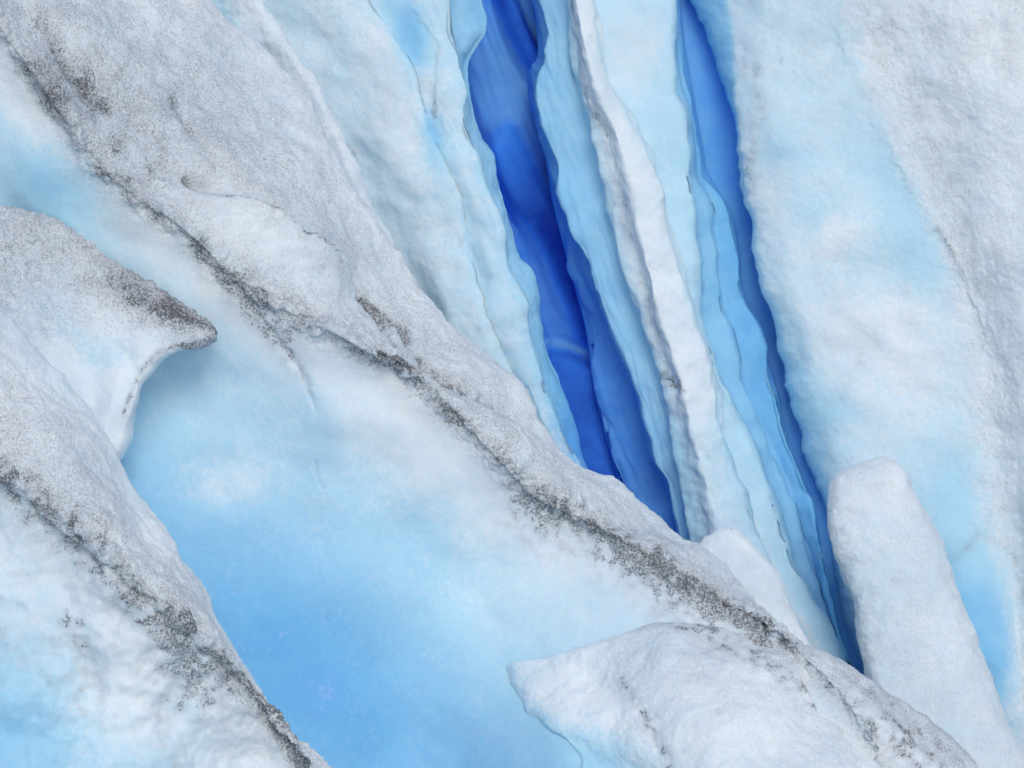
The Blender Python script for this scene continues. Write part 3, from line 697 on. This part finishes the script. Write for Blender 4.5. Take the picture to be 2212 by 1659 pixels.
# ================================================================== the wide wall on the right
def right_wall():
    ys = [-700,-400,-150,0,35,73,110,153,190,227,255,285,329,370,413,455,490,526,580,624,653,705,756,778,829,887,924,982,1055,1110,1160,1206,1287,1345,1400,1451,1500,1700,2000,2350]
    e0 = byy(RE, ys, 620)
    e1 = byy([(1500,-700),(1550,-100),(1565,0),(1575,100),(1583,200),(1595,280),(1599,329),(1608,413),(1622,455),(1633,490),(1632,526),(1640,580),(1650,624),(1665,653),(1684,705),(1688,756),(1700,778),(1710,829),(1728,887),(1742,924),(1755,982),(1785,1055),(1806,1110),(1815,1160),(1825,1206),(1842,1287),(1860,1345),(1880,1400),(1895,1451),(1920,1500),(2000,1700),(2100,2350)], ys, 520)
    c1 = byy([(1600,-700),(1640,-100),(1660,100),(1680,300),(1700,500),(1740,700),(1780,850),(1840,1050),(1900,1200),(1960,1450),(2060,1700),(2150,2350)], ys, 450)
    c2 = byy([(1720,-700),(1760,-100),(1810,60),(1850,180),(1890,300),(1930,400),(1990,520),(2030,650),(2060,800),(2080,1000),(2110,1200),(2150,1500),(2200,2350)], ys, 420)
    c3 = off(c2, 60, 0, 0)
    c4 = byy([(1980,-700),(2050,0),(2140,250),(2180,500),(2230,800),(2260,1100),(2280,1500),(2350,2350)], ys, 330)
    c5 = byy([(2500,-700),(2500,2350)], ys, 260)
    g = [(off(e0, 120, 0, 900), (-.4,0,1.0,0)), (off(e0, 50, 0, 500), (-.4,0,.8,0)), (off(e0, 14, 0, 160), (-.3,0,.6,0)), (off(e0, 2, 0, 24), (-.1,0,.40,0)),
         (e0, (0.1,0,.28,0)), (e1, (0.55,.02,.14,.08)), (c1, (0.52,.02,.10,.08)), (c2, (0.46,.03,.11,.10)), (c3, (0.8,.06,.12,.35)), (c4, (1.05,.02,.1,.32)), (c5, (1.05,.02,.1,.35)),
         (off(c5, 300, 0, 500), (0.8,0,.1,.4)), (off(c5, 200, 0, 1800), (0.8,0,.1,.4))]
    s = Sheet(g); x, y = s.x, s.y
    fr = np.zeros(x.shape); fr[s.rowguide[4]:] = 1; fr *= 0.12 + 0.88 * sstep(5, 90, dline(x, y, RE)[0])
    s.rough([(300, 30, 2), (120, 9, 2), (44, 1.5, 2), (14, 0.9, 2)], 803, fr)
    s.rough([(24, 6, 2), (9, 3, 2)], 833, fr * np.clip(s.grit, 0, 1))
    s.P[..., 0] += 5 * fbm(x, y, x * 0, 34, 3, 831) * sstep(90, 0, dline(x, y, RE)[0])
    # strip of bare blue ice at the head of the crevasse
    st = inpoly(x, y, [(1400,-700),(1565,-700),(1566,0),(1576,100),(1584,200),(1592,290),(1585,300),(1480,0)], 9)
    s.dens += 0.20 * st; s.frost -= 0.6 * st
    lowe = sstep(45, 5, dline(x, y, RE)[0]) * sstep(1000, 1150, y)
    s.dens += 0.16 * lowe; s.frost -= 0.6 * lowe
    s.stain([(1610,120),(1625,180),(1640,230),(1630,300),(1615,340),(1605,420)], 24, 0.32, 0, 14, 1.8, 34)
    s.stain([(1700,60),(1780,100),(1850,170)], 60, 0.10, 0, 20, 1.6, 60)
    SE = [(1790,0),(1815,80),(1850,150),(1880,225),(1915,290),(1955,370),(2010,470),(2045,520),(2080,575),(2110,640),(2160,740),(2230,880)]
    s.groove(SE, 4, 14, 0.10, 16, 14)
    s.groove([(2020,485),(2045,520),(2070,560)], 5, 5, 0.26, 6, 4)
    s.groove([(1690,120),(1688,140)], 2, 4, 0.5, 4, 4)
    s.stain([(2000,230),(2060,330),(2050,440),(2080,520),(2140,600)], 44, 0.20, 0, 24, 1.8, 40)
    s.stain([(1830,20),(1950,60),(2100,60),(2212,90)], 40, 0.16, 0, 24, 2.0, 40)
    s.stain([(1860,760),(1850,800),(1830,840),(1800,870)], 14, 0.14, 0, 14, 1.8, 30)
    s.stain([(2052,1215),(2085,1180),(2110,1155),(2150,1165),(2190,1210),(2215,1280)], 14, 0.24, 0, 10, 1.6, 24)
    al = blob(x, y, 2115, 1400, 90, 200, -0.22) ** 0.8
    s.off -= 90 * al; s.dens += 0.30 * al; s.frost -= 0.85 * al; s.grit *= (1 - al)
    s.frost += 0.4 * blob(x, y, 2180, 1500, 60, 90)
    for cx, cy, rx, ry, r_ in [(1930,400,120,50,1.0),(1700,330,60,40,0.3),(1760,470,40,50,0),(1980,560,60,90,-0.6),(1720,820,60,120,0),(1800,880,70,40,0),(1760,960,60,80,0),(2050,1060,60,90,0)]:
        s.dens += 0.04 * blob(x, y, cx, cy, rx, ry, r_); s.frost -= 0.35 * blob(x, y, cx, cy, rx, ry, r_)
    for cx, cy, rx, ry in [(1870,690,110,70),(1660,430,40,60),(1950,780,150,120),(1800,500,60,40),(2060,130,120,90),(2180,480,60,50)]:
        s.frost += 0.35 * blob(x, y, cx, cy, rx, ry)
    finish(s, [('chasm_wall', 0, 4, 'deep blue side of the wall inside the crevasse'), ('ice_face', 4, 10), ('back_slope', 10, 12)],
           'wide white ice wall behind the rounded pillar, soft blue patches and faint grey stains', 'ice cliff', 'serac')
right_wall()

# ================================================================== rounded pillar and small nub
def column(rows, zc, depth, attrs, name, label, seed, paint=None, roughs=None):
    """rows: (y, left, right) down the outline; the section is a rounded oval"""
    R = np.array(rows, float)
    t = np.r_[0, np.cumsum(np.hypot(np.diff(R[:, 0]), 0.5 * (np.abs(np.diff(R[:, 1])) + np.abs(np.diff(R[:, 2])))))]
    q = np.linspace(0, t[-1], int(t[-1] / 3.0)); R = pchip(t, R, q)
    wmax = (R[:, 2] - R[:, 1]).max()
    n = 200
    th = np.linspace(0, 2 * np.pi, n)
    cx = (R[:, 1] + R[:, 2]) / 2; hw = np.maximum((R[:, 2] - R[:, 1]) / 2, 0.5)
    ca, sa = np.cos(th), np.sin(th)
    ex = np.sign(ca) * np.abs(ca) ** 0.78; ez = np.sign(sa) * np.abs(sa) ** 0.78
    X = cx[:, None] + hw[:, None] * ex[None]
    Z = zc(R[:, 0])[:, None] + depth * np.minimum(1, hw / (wmax * 0.36))[:, None] * -ez[None]
    Y = np.repeat(R[:, :1], n, 1)
    s = Sheet.__new__(Sheet)
    s.P = np.stack([X, Y, Z], -1); s.x, s.y, s.z = X.copy(), Y.copy(), Z.copy(); s.off = np.zeros(X.shape)
    s.frost, s.dirt, s.dens, s.grit = [np.full(X.shape, a) for a in attrs]
    s.rowguide = [0, len(q) - 1]
    seam = X[:, 0].copy()
    s.rough(roughs or [(120, 7, 2), (50, 5, 2), (22, 2.2, 2), (9, 1.2, 2)], seed)
    s.off[:, -1] = s.off[:, 0]
    if paint: paint(s)
    N = s.normals(); N[:, 0] = (N[:, 0] + N[:, -1]); N[:, 0] /= np.linalg.norm(N[:, 0], axis=1, keepdims=True) + 1e-9; N[:, -1] = N[:, 0]
    c = np.stack([cx[:, None] + 0 * X, Y, zc(R[:, 0])[:, None] + 0 * X], -1)
    sg = np.sign(((s.P - c) * N).sum(2).mean())
    Xd = s.P + N * (sg * s.off)[..., None]
    o = make_mesh(name, Xd, np.stack([s.frost, s.dirt, s.dens, s.grit], -1), flip=sg < 0)
    o['label'] = label; o['category'] = name.replace('_', ' ')
    return o

def pp(s):
    x, y = s.x, s.y
    s.frost += 0.5 * sstep(1150, 1000, y); s.grit += 0.1  # whiter top: sunlight on the pillar put into the frost
    s.stain([(1880,1050),(1920,1040)], 14, 0.14, 0, 8, 2.0, 14)
    s.stain([(2020,1180),(2060,1290),(2100,1400)], 12, 0.10, 0, 8, 1.4, 30)
    s.stain([(1862,1380),(1900,1375)], 10, 0.14)
    s.dirt += 0.05 * sstep(1250, 1500, y)
column([(988,1892,1902),(991,1876,1916),(996,1862,1928),(1004,1845,1940),(1016,1824,1954),(1034,1800,1967),(1056,1790,1978),(1080,1787,1990),(1110,1789,2002),(1144,1793,2020),(1180,1800,2038),(1213,1809,2050),(1257,1824,2062),(1301,1842,2082),(1363,1852,2108),(1411,1861,2122),(1473,1868,2142),(1540,1885,2170),(1620,1915,2210),(1700,1950,2250),(1900,2010,2330),(2350,2060,2480)],
       lambda y: 250 - 0.15 * (y - 1000), 105, (0.72, .07, .10, .16), 'ice_pillar', 'smooth rounded white pillar beside the foot of the narrow blue crevasse', 903, pp)
def pn(s):
    s.frost += 0.2
    s.stain([(1600,1180),(1660,1260),(1720,1350)], 16, 0.12, 0, 8, 1.4, 30)
column([(1139,1566,1582),(1142,1552,1594),(1149,1536,1606),(1162,1517,1620),(1180,1503,1634),(1205,1494,1655),(1250,1490,1684),(1320,1500,1716),(1393,1530,1752),(1430,1560,1790),(1600,1640,1900),(2350,1750,2100)],
       lambda y: 160 - 0.15 * (y - 1100), 70, (0.9, .03, .08, .12), 'ice_hump', 'small rounded grey-white hump peeking over the lower part of the long ridge', 953, pn)

print('verts', sum(len(o.data.vertices) for o in bpy.data.objects if o.type == 'MESH'))
